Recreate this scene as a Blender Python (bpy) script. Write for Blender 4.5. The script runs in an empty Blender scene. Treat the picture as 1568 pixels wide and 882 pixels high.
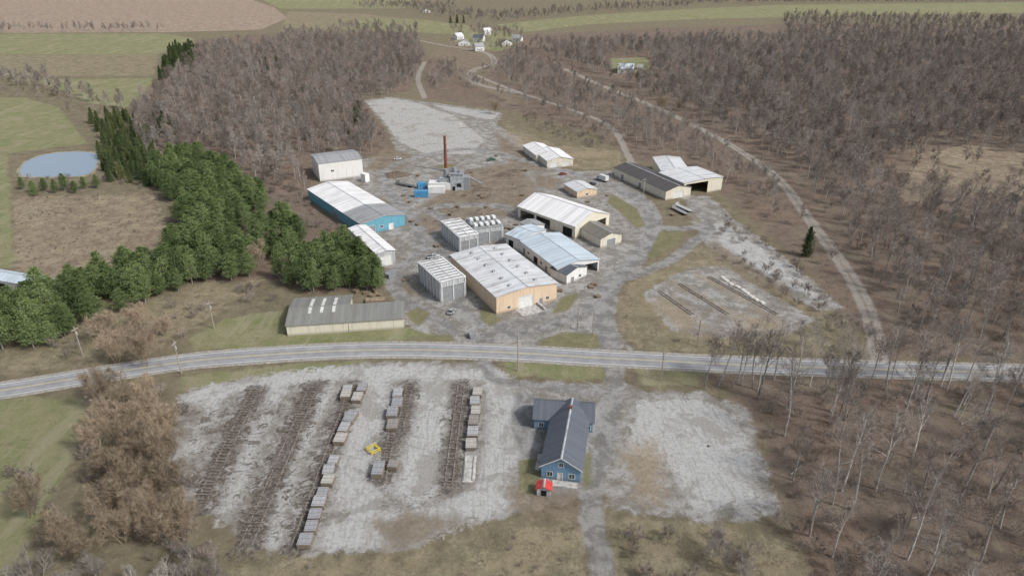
import bpy, math, random
import numpy as np
from mathutils import Vector, Matrix
random.seed(7)
rng = np.random.default_rng(7)
scene = bpy.context.scene
COL = scene.collection
# ------------------------------------------------------------------ image pixels to ground, through the camera
CAMH = 120.0
PITCH = math.radians(26.2)
FPX = 1060.0
def site(u, v, z=0.0):
    """image pixel cast through the camera -> metres (x right, y ahead) at elevation z"""
    dx = (u-784)/FPX; dy = (441-v)/FPX  # u, v are image coordinates
    d = (dx, math.cos(PITCH)+dy*math.sin(PITCH), -math.sin(PITCH)+dy*math.cos(PITCH))
    t = (z-CAMH)/d[2]
    return Vector((d[0]*t, d[1]*t, z))
def S2(pts): return [tuple(site(u, v)[:2]) for u, v in pts]

# ------------------------------------------------------------------ node helpers
def newmat(name, rough=0.9, spec=0.2):
    m = bpy.data.materials.new(name); m.use_nodes = True
    nt = m.node_tree; b = nt.nodes['Principled BSDF']
    b.inputs['Roughness'].default_value = rough
    b.inputs['Specular IOR Level'].default_value = spec
    return m, nt, b
def setin(nt, sock, val):
    if isinstance(val, bpy.types.NodeSocket): nt.links.new(val, sock)
    elif isinstance(val, (tuple, list)):
        v = tuple(val)
        if sock.type == 'RGBA' and len(v) == 3: v = v+(1,)
        sock.default_value = v
    else: sock.default_value = val
def M(nt, op, a, b=None, clamp=False):
    n = nt.nodes.new('ShaderNodeMath'); n.operation = op; n.use_clamp = clamp
    setin(nt, n.inputs[0], a)
    if b is not None: setin(nt, n.inputs[1], b)
    return n.outputs[0]
def coords(nt): return nt.nodes.new('ShaderNodeTexCoord').outputs['Object']
def mapping(nt, vec, scale=(1,1,1), rot=(0,0,0)):
    n = nt.nodes.new('ShaderNodeMapping'); nt.links.new(vec, n.inputs['Vector'])
    n.inputs['Scale'].default_value = scale; n.inputs['Rotation'].default_value = rot
    return n.outputs[0]
def noise(nt, vec, scale, detail=6, rough=0.6, dist=0):
    n = nt.nodes.new('ShaderNodeTexNoise'); nt.links.new(vec, n.inputs['Vector'])
    n.inputs['Scale'].default_value = scale; n.inputs['Detail'].default_value = detail
    n.inputs['Roughness'].default_value = rough; n.inputs['Distortion'].default_value = dist
    return n.outputs['Fac']
def ramp(nt, fac, stops):
    n = nt.nodes.new('ShaderNodeValToRGB'); nt.links.new(fac, n.inputs[0])
    e = n.color_ramp.elements
    while len(e) < len(stops): e.new(0.5)
    for i, (p, c) in enumerate(stops):
        e[i].position = p; e[i].color = (c[0], c[1], c[2], 1) if isinstance(c, (tuple, list)) else (c, c, c, 1)
    return n.outputs[0]
def mix(nt, fac, a, b, mode='MIX'):
    n = nt.nodes.new('ShaderNodeMix'); n.data_type = 'RGBA'; n.blend_type = mode
    setin(nt, n.inputs[0], fac); setin(nt, n.inputs[6], a); setin(nt, n.inputs[7], b)
    return n.outputs[2]
def smooth(nt, val, lo, hi, a=0.0, b=1.0):
    n = nt.nodes.new('ShaderNodeMapRange'); n.interpolation_type = 'SMOOTHSTEP'
    setin(nt, n.inputs[0], val)
    n.inputs[1].default_value = lo; n.inputs[2].default_value = hi
    n.inputs[3].default_value = a; n.inputs[4].default_value = b
    return n.outputs[0]
def attr(nt, name):
    n = nt.nodes.new('ShaderNodeAttribute'); n.attribute_name = name
    return n.outputs['Fac']
def bump(nt, b, h, strength=0.5, dist=0.3):
    n = nt.nodes.new('ShaderNodeBump'); n.inputs['Strength'].default_value = strength
    n.inputs['Distance'].default_value = dist
    nt.links.new(h, n.inputs['Height']); nt.links.new(n.outputs[0], b.inputs['Normal'])

def plain(name, col, rough=0.85, var=0.25, scale=0.8, spec=0.2):
    m, nt, b = newmat(name, rough, spec)
    f = noise(nt, coords(nt), scale, 8, 0.65)
    d = tuple(c*(1-var) for c in col); l = tuple(min(1, c*(1+var)) for c in col)
    nt.links.new(ramp(nt, f, [(0.36, d), (0.64, l)]), b.inputs['Base Color'])
    return m
def metal_roof(name, col, axis='x', period=1.0, dirt=0.3, dirtcol=(0.14,0.12,0.10), rough=0.55):
    m, nt, b = newmat(name, rough, 0.35)
    co = coords(nt)
    sx = nt.nodes.new('ShaderNodeSeparateXYZ'); nt.links.new(co, sx.inputs[0])
    a = sx.outputs['X' if axis == 'x' else 'Y']
    q = M(nt, 'DIVIDE', a, period)
    fl = M(nt, 'FLOOR', q)
    wn = nt.nodes.new('ShaderNodeTexWhiteNoise'); wn.noise_dimensions = '1D'
    nt.links.new(fl, wn.inputs['W'])
    fr = M(nt, 'FRACT', q)
    seam = M(nt, 'LESS_THAN', fr, 0.09)
    panel = smooth(nt, wn.outputs['Value'], 0, 1, 0.87, 1.06)
    c1 = mix(nt, 1.0, col, panel, 'MULTIPLY')
    # run-off staining along the slope
    sc = (1.6, 0.12, 0.3) if axis == 'x' else (0.12, 1.6, 0.3)
    st = noise(nt, mapping(nt, co, sc), 1.0, 6, 0.7)
    big = noise(nt, co, 0.13, 4, 0.6)
    d = M(nt, 'MULTIPLY', smooth(nt, st, 0.45, 0.68), smooth(nt, big, 0.38, 0.58))
    c2 = mix(nt, M(nt, 'MULTIPLY', d, dirt*1.6, True), c1, dirtcol)
    c3 = mix(nt, M(nt, 'MULTIPLY', seam, 0.35), c2, tuple(x*0.45 for x in col))
    nt.links.new(c3, b.inputs['Base Color'])
    bump(nt, b, seam, 0.4, 0.05)
    return m
def metal_wall(name, col, dirt=0.3):
    m, nt, b = newmat(name, 0.6, 0.3)
    co = coords(nt)
    st = noise(nt, mapping(nt, co, (1.2, 1.2, 0.12)), 1.0, 6, 0.7)
    c = mix(nt, M(nt, 'MULTIPLY', smooth(nt, st, 0.45, 0.7), dirt*1.5, True), col, tuple(x*0.45 for x in col))
    sx = nt.nodes.new('ShaderNodeSeparateXYZ'); nt.links.new(co, sx.inputs[0])
    low = smooth(nt, sx.outputs['Z'], 0.0, 1.3, 0.5, 0.0)
    c = mix(nt, low, c, (0.16, 0.14, 0.11))
    s = M(nt, 'ADD', sx.outputs['X'], sx.outputs['Y'])
    rib = M(nt, 'LESS_THAN', M(nt, 'FRACT', M(nt, 'DIVIDE', s, 0.9)), 0.12)
    c = mix(nt, M(nt, 'MULTIPLY', rib, 0.22), c, tuple(x*0.4 for x in col))
    nt.links.new(c, b.inputs['Base Color'])
    bump(nt, b, rib, 0.4, 0.04)
    return m

# ------------------------------------------------------------------ mesh helpers
def mesh_obj(name, verts, faces, mats, parent=None, midx=None, smooth_=False, link=True):
    me = bpy.data.meshes.new(name)
    me.from_pydata([tuple(v) for v in verts], [], faces)
    if not isinstance(mats, (list, tuple)): mats = [mats]
    for m in mats: me.materials.append(m)
    if midx is not None: me.polygons.foreach_set('material_index', midx)
    if smooth_: me.polygons.foreach_set('use_smooth', [True]*len(me.polygons))
    me.update()
    if not link: return me
    o = bpy.data.objects.new(name, me); COL.objects.link(o)
    if parent: o.parent = parent
    return o
def empty(name, loc=(0,0,0), rz=0):
    e = bpy.data.objects.new(name, None); COL.objects.link(e)
    e.location = loc; e.rotation_euler = (0, 0, rz); e.empty_display_size = 1
    return e
class MB:
    def __init__(s): s.v = []; s.f = []; s.m = []
    def face(s, pts, mi=0):
        n = len(s.v); s.v += [tuple(p) for p in pts]; s.f.append(tuple(range(n, n+len(pts)))); s.m.append(mi)
    def box(s, x0, x1, y0, y1, z0, z1, mi=0):
        n = len(s.v)
        s.v += [(x0,y0,z0),(x1,y0,z0),(x1,y1,z0),(x0,y1,z0),(x0,y0,z1),(x1,y0,z1),(x1,y1,z1),(x0,y1,z1)]
        for f in ((0,3,2,1),(4,5,6,7),(0,1,5,4),(1,2,6,5),(2,3,7,6),(3,0,4,7)):
            s.f.append(tuple(n+i for i in f)); s.m.append(mi)
    def prism(s, quad, t, mi=0):
        """thick slab: quad = 4 pts (top), t thickness down"""
        n = len(s.v)
        s.v += [tuple(p) for p in quad] + [(p[0], p[1], p[2]-t) for p in quad]
        for f in ((0,1,2,3),(7,6,5,4),(0,4,5,1),(1,5,6,2),(2,6,7,3),(3,7,4,0)):
            s.f.append(tuple(n+i for i in f)); s.m.append(mi)
    def tube(s, p0, p1, r0, r1, n=6, mi=0, cap=False):
        p0 = Vector(p0); p1 = Vector(p1); d = (p1-p0)
        if d.length < 1e-6: return
        d.normalize()
        a = d.orthogonal().normalized(); b = d.cross(a)
        k = len(s.v)
        for p, r in ((p0, r0), (p1, r1)):
            for i in range(n):
                t = 2*math.pi*i/n
                s.v.append(tuple(p+a*(math.cos(t)*r)+b*(math.sin(t)*r)))
        for i in range(n):
            j = (i+1) % n
            s.f.append((k+i, k+j, k+n+j, k+n+i)); s.m.append(mi)
        if cap: s.f.append(tuple(k+n+i for i in range(n))); s.m.append(mi)
    def obj(s, name, mats, parent=None, smooth_=False):
        return mesh_obj(name, s.v, s.f, mats, parent, s.m, smooth_)
    def mesh(s, name, mats): return mesh_obj(name, s.v, s.f, mats, midx=s.m, link=False)

# ------------------------------------------------------------------ region polygons (image pixels)
P = {}
P['litter'] = [
 [(650,95),(720,60),(840,52),(1000,44),(1240,36),(1500,40),(2000,50),(2000,560),(1345,548),(1290,470),(1200,380),(1110,300),(960,238),(900,200),(790,172),(650,150)],
 [(1080,570),(1568,585),(2100,600),(2100,1200),(1240,1200),(1225,860),(1200,760),(1165,650)],
 [(200,165),(245,130),(300,62),(430,50),(640,50),(655,90),(625,140),(555,150),(605,225),(545,250),(480,245),(475,310),(590,400),(590,440),(480,450),(400,425),(330,440),(250,440),(130,490),(0,530),(0,480),(250,400),(270,300),(215,235)],
]
P['tan'] = [
 [(-200,86),(240,84),(240,116),(-200,118)],
 [(940,470),(985,415),(1060,378),(1110,385),(1200,440),(1290,490),(1275,540),(985,535),(950,510)],
 [(770,188),(850,222),(950,230),(950,262),(880,258),(780,205)],
 [(440,18),(560,22),(640,32),(640,45),(430,48)],
 [(120,440),(400,430),(300,500),(250,530),(0,575),(0,545)],
 [(400,850),(620,850),(760,815),(900,800),(905,1000),(300,1000),(330,880)],
 [(935,790),(1060,800),(1230,840),(1260,1000),(930,1000)],
 [(-150,700),(60,690),(110,700),(60,790),(0,800)],
]
P['meadow'] = [
 [(20,302),(235,296),(262,372),(200,400),(110,430),(20,415)],
 [(1400,238),(1480,222),(1568,232),(1700,245),(1700,300),(1560,300),(1440,290),(1380,305)],
]
P['green'] = [
 [(-200,52),(250,52),(300,60),(240,84),(-200,84)],
 [(40,122),(240,120),(195,165),(140,160),(100,140)],
 [(-200,148),(40,150),(90,165),(135,220),(20,234),(-200,236)],
 [(-200,236),(12,236),(22,410),(-200,412)],
 [(550,28),(640,30),(720,40),(715,55),(640,50),(540,46)],
 [(760,38),(900,24),(1060,14),(1200,8),(1568,4),(1568,20),(1240,26),(1060,30),(900,38),(800,50)],
 [(400,0),(640,0),(620,14),(430,14)],
 [(345,488),(440,472),(440,512),(620,500),(680,510),(690,521),(500,527),(300,538),(285,520)],
 [(-150,625),(60,608),(120,610),(135,640),(120,680),(80,760),(40,850),(0,1000),(-200,1000)],
 [(775,553),(930,560),(920,582),(780,575)],
 [(975,560),(1080,568),(1070,590),(980,590)],
 [(280,575),(420,560),(560,552),(500,568),(380,580),(280,600)],
 [(935,90),(990,88),(1000,112),(940,112)],
 [(690,48),(760,46),(800,56),(790,72),(760,80),(700,76)],
]
P['plough'] = [
 [(-200,-5),(370,-5),(420,12),(440,28),(400,46),(250,50),(-200,52)],
 [(200,-30),(600,-30),(600,-8),(200,-8)],
]
P['dirt'] = [
 [(690,62),(750,78),(760,100),(745,118),(800,150),(790,160),(720,128),(690,100),(660,84)],
 [(670,300),(700,262),(790,250),(822,285),(790,330),(660,335),(640,318)],
 [(760,205),(810,235),(840,262),(800,262),(770,240)],
 [(640,335),(700,325),(720,335),(650,360)],
 [(770,745),(910,755),(900,790),(800,795)],
 [(1370,290),(1400,270),(1440,290),(1400,315)],
 [(590,225),(640,240),(610,262),(560,260)],
 [(560,800),(640,780),(720,800),(600,840)],
 [(1088,372),(1100,372),(1150,405),(1215,450),(1205,462),(1150,432),(1095,392)],
 [(575,300),(600,310),(630,345),(620,352),(590,330)],[(720,395),(760,372),(790,380),(740,392)],[(930,455),(945,470),(950,500),(935,500)],
 [(820,268),(860,275),(850,290),(820,285)],[(640,440),(620,470),(600,455),(610,430)],[(1060,320),(1085,330),(1080,345),(1060,335)],
]
P['gravel'] = [
 [(272,612),(330,590),(430,575),(560,556),(745,553),(770,580),(930,588),(905,760),(800,785),(720,800),(620,842),(480,848),(380,838),(330,790),(285,770),(262,700)],
 [(940,575),(990,600),(1075,600),(1140,625),(1165,690),(1195,785),(1100,800),(1000,792),(930,775),(925,700)],
 [(556,153),(600,149),(680,160),(770,172),(760,190),(800,215),(830,250),(880,262),(945,262),(1000,310),(1015,345),(985,392),(945,440),(935,490),(970,536),(850,536),(700,524),(625,500),(600,440),(585,400),(560,340),(490,285),(548,245),(606,236),(596,200)],
 [(1045,300),(1085,300),(1130,340),(1190,385),(1290,470),(1255,475),(1190,445),(1110,395),(1075,372),(1060,340)],
 [(985,450),(1030,422),(1060,408),(1110,408),(1190,456),(1250,490),(1210,512),(1090,516),(1030,506)],
]
P['lane'] = [[(980,612),(1070,610),(1125,640),(1150,700),(1170,770),(1060,780),(1030,720),(960,690)],
 [(1095,340),(1140,360),(1240,440),(1260,462),(1200,440),(1105,385)]]
P['mottle'] = [[(262,620),(560,590),(520,700),(470,850),(380,845),(320,790),(270,760)],[(560,760),(640,740),(700,740),(700,790),(560,800)],[(690,590),(760,590),(750,740),(680,750)]]
P['concrete'] = [[(560,155),(600,151),(640,158),(700,180),(742,214),(722,236),(650,236),(606,214),(592,190)],[(660,160),(765,174),(755,184),(700,174)]]
P['asphalt'] = [[(790,600),(822,606),(828,650),(822,690),(800,700),(780,650)]]  # grey gravel beside the blue house, its house shadow painted in asphalt colour
P['orange'] = [[(950,690),(1000,670),(1018,700),(1016,770),(985,772),(965,730)],[(770,200),(800,215),(850,235),(930,232),(935,240),(860,242),(790,220)],[(990,460),(1030,455),(1080,500),(1040,505)],[(1130,480),(1200,490),(1200,508),(1140,508)]]
P['island'] = [
 [(822,530),(828,520),(865,508),(915,512),(921,534)],
 [(1010,355),(1050,354),(1040,372),(1000,395),(990,395)],
 [(735,466),(770,490),(750,500),(735,488)],
 [(935,296),(975,320),(988,345),(975,350),(955,330),(930,310)],
 [(625,515),(690,512),(700,522),(620,525)],
 [(860,455),(890,448),(870,475),(845,480)],
 [(640,500),(620,480),(640,470),(660,480)],
 [(660,255),(700,250),(690,262)],
 [(795,705),(828,700),(828,745),(815,760),(795,750)],[(892,700),(905,690),(905,745),(893,750)],
]
LINES = {
 'asphalt': [([(938,560),(925,500),(935,440),(975,398),(1000,355),(995,322),(965,298),(925,280),(870,264),(800,245),(720,228),(640,240)],8),
             ([(905,470),(870,488),(800,508),(735,520)],7), ([(965,425),(1025,400),(1060,372),(1085,348),(1060,310)],5.5),
             ([(1005,350),(1050,350),(1085,346)],6), ([(640,240),(590,262),(600,300),(640,350),(640,390),(600,420),(620,460),(690,505)],6),
             ([(942,568),(938,610),(925,680),(907,740),(905,790),(918,850),(935,1000)],5.5),
             ([(690,340),(660,318),(760,315),(800,330)],7),([(850,470),(770,500),(700,470),(730,420),(660,380)],6),
             ([(745,556),(755,580),(820,590),(935,600)],4)],
 'orange': [([(1030,432),(1080,458),(1140,495)],3),([(1070,420),(1140,460),(1190,490)],3)],
 'lane': [([(430,588),(395,660),(345,790)],4),([(300,605),(420,582),(560,570),(740,572)],8),([(505,590),(440,740),(420,830)],3.5),([(575,585),(560,650),(540,740),(590,800),(680,790),(760,760)],9),
          ([(665,585),(655,660),(640,750)],10),([(760,580),(775,640),(765,700),(745,760),(640,805),(520,820)],9),([(330,610),(290,700)],5)],
 'track': [([(865,106),(930,135),(1005,165),(1100,212),(1185,268),(1245,345),(1300,420),(1330,480),(1350,560)],6.0),
            ([(650,150),(640,120),(650,95)],5),([(720,112),(790,140),(880,170),(935,195),(960,235),(975,270)],4.5),
            ([(640,62),(680,70),(740,80),(757,96),(728,106),(718,118),(735,130),(790,142)],7)],
}
def sd_poly(X, Y, poly):
    p = np.array(poly); out = np.full(X.shape, -25.0)
    x0, y0 = p.min(0)-25; x1, y1 = p.max(0)+25
    sel = (X > x0) & (X < x1) & (Y > y0) & (Y < y1)
    x = X[sel]; y = Y[sel]; d2 = np.full(x.shape, 1e9); ins = np.zeros(x.shape, bool)
    for i in range(len(p)):
        ax, ay = p[i]; bx, by = p[(i+1) % len(p)]
        ex, ey = bx-ax, by-ay; L = ex*ex+ey*ey+1e-9
        t = np.clip(((x-ax)*ex+(y-ay)*ey)/L, 0, 1)
        d2 = np.minimum(d2, (x-ax-t*ex)**2+(y-ay-t*ey)**2)
        c = ((ay > y) != (by > y)) & (x < (bx-ax)*(y-ay)/(by-ay+1e-12)+ax)
        ins ^= c
    d = np.sqrt(d2); out[sel] = np.clip(np.where(ins, d, -d), -25, 25)
    return out
def catmull(pts, n=10):
    pts = [Vector((p[0], p[1], 0)) for p in pts]
    P_ = [pts[0]*2-pts[1]]+pts+[pts[-1]*2-pts[-2]]
    out = []
    for i in range(1, len(P_)-2):
        for k in range(n):
            t = k/n; a, b, c, d = P_[i-1], P_[i], P_[i+1], P_[i+2]
            out.append(0.5*((2*b)+(c-a)*t+(2*a-5*b+4*c-d)*t*t+(3*b-a-3*c+d)*t**3))
    out.append(pts[-1]); return out
def sd_line(X, Y, pts, w):
    c = catmull(S2(pts), 5); out = np.full(X.shape, -25.0)
    xs = [p.x for p in c]; ys = [p.y for p in c]
    sel = (X > min(xs)-25) & (X < max(xs)+25) & (Y > min(ys)-25) & (Y < max(ys)+25)
    x = X[sel]; y = Y[sel]; d2 = np.full(x.shape, 1e9)
    for a, b in zip(c[:-1], c[1:]):
        ex, ey = b.x-a.x, b.y-a.y; L = ex*ex+ey*ey+1e-9
        t = np.clip(((x-a.x)*ex+(y-a.y)*ey)/L, 0, 1)
        d2 = np.minimum(d2, (x-a.x-t*ex)**2+(y-a.y-t*ey)**2)
    out[sel] = np.maximum(-25, w/2-np.sqrt(d2)); return out
ROWS = [((391,597),(305,775),3.8),((481,590),(376,836),4.2),((541,590),(452,838),3.0),((628,588),(612,660),2.8),((600,665),(585,735),2.6),((706,590),(686,745),3.0)]
ROWS2 = [((1040,435),(1115,482),2.0),((1010,447),(1060,482),2.0),((1085,424),(1190,482),2.0)]

# ------------------------------------------------------------------ ground sheet
def geo(start, step, grow, end):
    o = []; x = start; s = step
    while x < end: x += s; s *= grow; o.append(x)
    return o
fx = list(np.arange(-250, 250.1, 1.4)); right = geo(250, 1.7, 1.022, 9000)
xs = np.array([-x for x in reversed(right)] + fx + right)
fy = list(np.arange(90, 480, 1.4)); ys = np.array([-3000, -600, -100, 30, 70, 82] + fy + geo(478.5, 1.6, 1.016, 14000))
X, Y = np.meshgrid(xs, ys); nx, ny = len(xs), len(ys)
Xf, Yf = X.ravel(), Y.ravel(); Z = np.zeros_like(Xf)
# distant low hills beyond the farmland
r = np.clip((Yf-2300)/3000, 0, 1)
Z += r*r*(3-2*r)*(90+40*np.sin(Xf/900.)+25*np.sin(Xf/370.+1.3))
idx = np.arange(nx*ny).reshape(ny, nx)
F = np.stack([idx[:-1,:-1], idx[:-1,1:], idx[1:,1:], idx[1:,:-1]], -1).reshape(-1, 4)
me = bpy.data.meshes.new('ground')
me.vertices.add(nx*ny); me.vertices.foreach_set('co', np.stack([Xf, Yf, Z], -1).ravel())
me.loops.add(F.size); me.loops.foreach_set('vertex_index', F.ravel())
me.polygons.add(len(F)); me.polygons.foreach_set('loop_start', np.arange(0, F.size, 4)); 
me.polygons.foreach_set('loop_total', np.full(len(F), 4)); me.update(); me.validate()
ground = bpy.data.objects.new('ground', me); COL.objects.link(ground)
def put(name, arr):
    a = me.attributes.new(name, 'FLOAT', 'POINT'); a.data.foreach_set('value', arr.astype(np.float32))
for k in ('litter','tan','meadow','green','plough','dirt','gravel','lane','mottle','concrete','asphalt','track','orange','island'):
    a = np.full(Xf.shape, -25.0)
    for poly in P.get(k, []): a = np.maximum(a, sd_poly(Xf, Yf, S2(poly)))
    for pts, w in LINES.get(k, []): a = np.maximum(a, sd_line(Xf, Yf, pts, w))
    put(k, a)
a = np.full(Xf.shape, -25.0)
for p0, p1, w in ROWS: a = np.maximum(a, sd_line(Xf, Yf, [p0, ((p0[0]+p1[0])/2,(p0[1]+p1[1])/2), p1], w+2.4))
put('debris', a)

gm, nt, b = newmat('ground_mat', 0.95, 0.1)
co = coords(nt)
nA = noise(nt, co, 0.035, 5, 0.6); nB = noise(nt, co, 0.17, 9, 0.72, 0.3); nC = noise(nt, co, 0.9, 8, 0.78); nD = noise(nt, co, 2.3, 4, 0.75)
nE = noise(nt, co, 0.33, 7, 0.75, 1.2); nH = noise(nt, co, 0.07, 8, 0.7, 0.6)
nF = noise(nt, mapping(nt, co, (1.3, 0.16, 1), (0, 0, 0.35)), 1.0, 5, 0.6)
nG = noise(nt, mapping(nt, co, (1, 0.14, 1)), 0.11, 8, 0.75)
def c2(nn, a, bb, lo=0.40, hi=0.60): return ramp(nt, nn, [(lo, a), (hi, bb)])
col = mix(nt, smooth(nt, nC, 0.4, 0.6), c2(nB, (0.13,0.11,0.075), (0.27,0.235,0.155)), (0.19,0.16,0.11))
def layer(col, name, colour, amp, w=0.6, nz=None, bias=0.0, op=1.0):
    e = M(nt, 'MULTIPLY', M(nt, 'SUBTRACT', nz or nB, 0.5), amp)
    s = M(nt, 'ADD', M(nt, 'ADD', attr(nt, name), e), bias)
    f = smooth(nt, s, -w, w)
    if op != 1.0: f = M(nt, 'MULTIPLY', f, op)
    return mix(nt, f, col, colour)
lit = mix(nt, smooth(nt, nC, 0.42, 0.58), c2(nB, (0.105,0.075,0.058), (0.225,0.168,0.13)), c2(nA, (0.21,0.152,0.117), (0.165,0.14,0.115)))
lit = mix(nt, smooth(nt, nD, 0.52, 0.66, 0, 0.6), lit, (0.33,0.27,0.22))
lit = mix(nt, smooth(nt, nE, 0.54, 0.64, 0, 0.6), lit, (0.09,0.068,0.052))
lit = mix(nt, smooth(nt, nH, 0.53, 0.62, 0, 0.45), lit, (0.25,0.215,0.15))
col = layer(col, 'litter', lit, 26, 2)
tan = mix(nt, smooth(nt, nC, 0.42, 0.58), c2(nB, (0.155,0.125,0.085), (0.33,0.285,0.19)), c2(nH, (0.175,0.16,0.10), (0.30,0.25,0.165)))
tan = mix(nt, smooth(nt, nE, 0.52, 0.64, 0, .65), tan, (0.13,0.105,0.078))
tan = mix(nt, smooth(nt, nD, 0.52, 0.66, 0, 0.5), tan, (0.36,0.32,0.23))
col = layer(col, 'tan', tan, 14, 1.5)
mea = mix(nt, smooth(nt, nC, 0.42, 0.58), c2(nB, (0.17,0.125,0.095), (0.36,0.30,0.21)), c2(nH, (0.22,0.165,0.125), (0.35,0.31,0.21)))
mea = mix(nt, smooth(nt, nE, 0.5, 0.62, 0, .75), mea, (0.15,0.108,0.085))
col = layer(col, 'meadow', mea, 12, 1.5)
grn = mix(nt, smooth(nt, nC, 0.4, 0.6), c2(nB, (0.27,0.25,0.155), (0.185,0.195,0.095)), c2(nH, (0.165,0.20,0.08), (0.29,0.262,0.168)))
grn = mix(nt, smooth(nt, nE, 0.53, 0.66, 0, .6), grn, (0.17,0.145,0.09))
grn = mix(nt, smooth(nt, nG, 0.5, 0.62, 0, .55), grn, (0.33,0.305,0.21))
col = layer(col, 'green', grn, 9, 1.2)
plo = mix(nt, smooth(nt, nG, .42, .58), c2(nH, (0.26,0.195,0.16), (0.38,0.30,0.235)), c2(nB, (0.17,0.12,0.10), (0.42,0.36,0.27)))
col = layer(col, 'plough', plo, 6, 2)
gA = mix(nt, smooth(nt, nB, 0.42, 0.58), (0.225,0.21,0.185), (0.37,0.36,0.345))
gA = mix(nt, smooth(nt, nE, 0.52, 0.60, 0, 0.75), gA, (0.155,0.135,0.112))
gA = mix(nt, smooth(nt, nC, 0.54, 0.62, 0, 0.65), gA, (0.125,0.108,0.09))
gA = mix(nt, smooth(nt, nD, 0.52, 0.64, 0, 0.5), gA, (0.48,0.47,0.45))
gA = mix(nt, smooth(nt, nH, 0.51, 0.58, 0, 0.55), gA, (0.20,0.175,0.14))
col = layer(col, 'gravel', gA, 9, 0.9)
lanec = mix(nt, smooth(nt, nC, 0.46, 0.62), (0.51,0.51,0.50), (0.37,0.365,0.35))
lanec = mix(nt, smooth(nt, nF, 0.52, 0.6, 0, 0.4), lanec, (0.27,0.26,0.24))
lanec = mix(nt, smooth(nt, nH, 0.5, 0.57, 0, 0.65), lanec, (0.29,0.275,0.25))
col = layer(col, 'lane', lanec, 18, 1.4, nE, op=.9)
mot = mix(nt, smooth(nt, nC, 0.45, 0.6), (0.10,0.085,0.07), (0.24,0.215,0.185))
mf = M(nt, 'MULTIPLY', smooth(nt, attr(nt, 'mottle'), 0, 6), smooth(nt, M(nt, 'ADD', nE, M(nt, 'MULTIPLY', M(nt, 'SUBTRACT', nB, .5), .8)), 0.515, 0.57, 0, .85))
col = mix(nt, mf, col, mot)
conc = mix(nt, smooth(nt, nC, 0.42, 0.6), (0.47,0.465,0.45), (0.36,0.35,0.33))
conc = mix(nt, smooth(nt, nF, 0.52, 0.6, 0, 0.6), conc, (0.27,0.25,0.22))
conc = mix(nt, smooth(nt, nH, 0.53, 0.6, 0, 0.6), conc, (0.27,0.24,0.20))
col = layer(col, 'concrete', conc, 5, 0.8)
dr = mix(nt, smooth(nt, nC, 0.42, 0.58), c2(nB, (0.14,0.105,0.078), (0.31,0.255,0.18)), (0.22,0.18,0.135))
dr = mix(nt, smooth(nt, nD, .5, .66, 0, .6), dr, (0.11,0.088,0.07))
col = layer(col, 'dirt', dr, 16, 2.5, op=0.88)
col = layer(col, 'orange', mix(nt, smooth(nt, nC, .42,.58), (0.36,0.29,0.20), (0.28,0.22,0.145)), 18, 3, nE, op=.7)
deb = mix(nt, smooth(nt, nC, 0.44, 0.6), (0.085,0.072,0.062), (0.22,0.195,0.168))
col = layer(col, 'debris', deb, 19, 0.9, nE, 0.0, .88)
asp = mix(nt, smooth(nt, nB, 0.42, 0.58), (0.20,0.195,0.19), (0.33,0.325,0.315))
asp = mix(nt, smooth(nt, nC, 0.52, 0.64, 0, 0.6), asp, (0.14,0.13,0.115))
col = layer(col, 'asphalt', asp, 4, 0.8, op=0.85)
trk = mix(nt, smooth(nt, nC, 0.42, 0.6), (0.36,0.33,0.29), (0.25,0.22,0.185))
ctr = M(nt, 'SUBTRACT', 3.0, attr(nt, 'track'))
trk = mix(nt, smooth(nt, ctr, 0.3, 0.9, .6, 0), trk, (0.20,0.17,0.135))
col = layer(col, 'track', trk, 3.5, 0.7)
isl = mix(nt, smooth(nt, nC, 0.42, 0.58), c2(nB, (0.15,0.14,0.08), (0.28,0.245,0.16)), (0.18,0.18,0.095))
col = layer(col, 'island', isl, 4, 0.8)
nt.links.new(col, b.inputs['Base Color'])
bump(nt, b, M(nt, 'ADD', nC, M(nt, 'MULTIPLY', nD, 0.4)), 0.8, 0.7)
me.materials.append(gm)

# ------------------------------------------------------------------ main road
rm, nt, b = newmat('road_asphalt', 0.85, 0.25)
uvn = nt.nodes.new('ShaderNodeUVMap').outputs[0]
co = coords(nt)
sp = nt.nodes.new('ShaderNodeSeparateXYZ'); nt.links.new(uvn, sp.inputs[0])
tr = M(nt, 'ABSOLUTE', M(nt, 'SINE', M(nt, 'MULTIPLY', sp.outputs['X'], math.pi*4)))
cc = ramp(nt, noise(nt, co, 0.25, 8, 0.7), [(0.4, (0.25,0.253,0.26)), (0.6, (0.34,0.342,0.345))])
cc = mix(nt, smooth(nt, tr, 0.2, 1.0, 0, 0.4), cc, (0.20,0.20,0.205))
edge = M(nt, 'ABSOLUTE', M(nt, 'SUBTRACT', sp.outputs['X'], 0.5))
cc = mix(nt, smooth(nt, M(nt, 'ADD', edge, M(nt, 'MULTIPLY', noise(nt, co, 0.6), 0.08)), 0.475, 0.52), cc, (0.30,0.28,0.25))
cc = mix(nt, smooth(nt, noise(nt, mapping(nt, co, (0.2,1.5,1)), 0.8, 6, 0.7, 2), 0.58, 0.64, 0, 0.5), cc, (0.15,0.15,0.15))
nt.links.new(cc, b.inputs['Base Color'])
ROADC = catmull(S2([(-420,668),(-200,625),(0,598),(100,582),(200,566),(300,552),(400,544),(500,538),(600,535.5),(700,537),(800,541),(900,547),(1000,552),(1100,557),(1200,561),(1300,564),(1400,567),(1568,571),(1900,580),(2300,592)]), 8)
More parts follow.
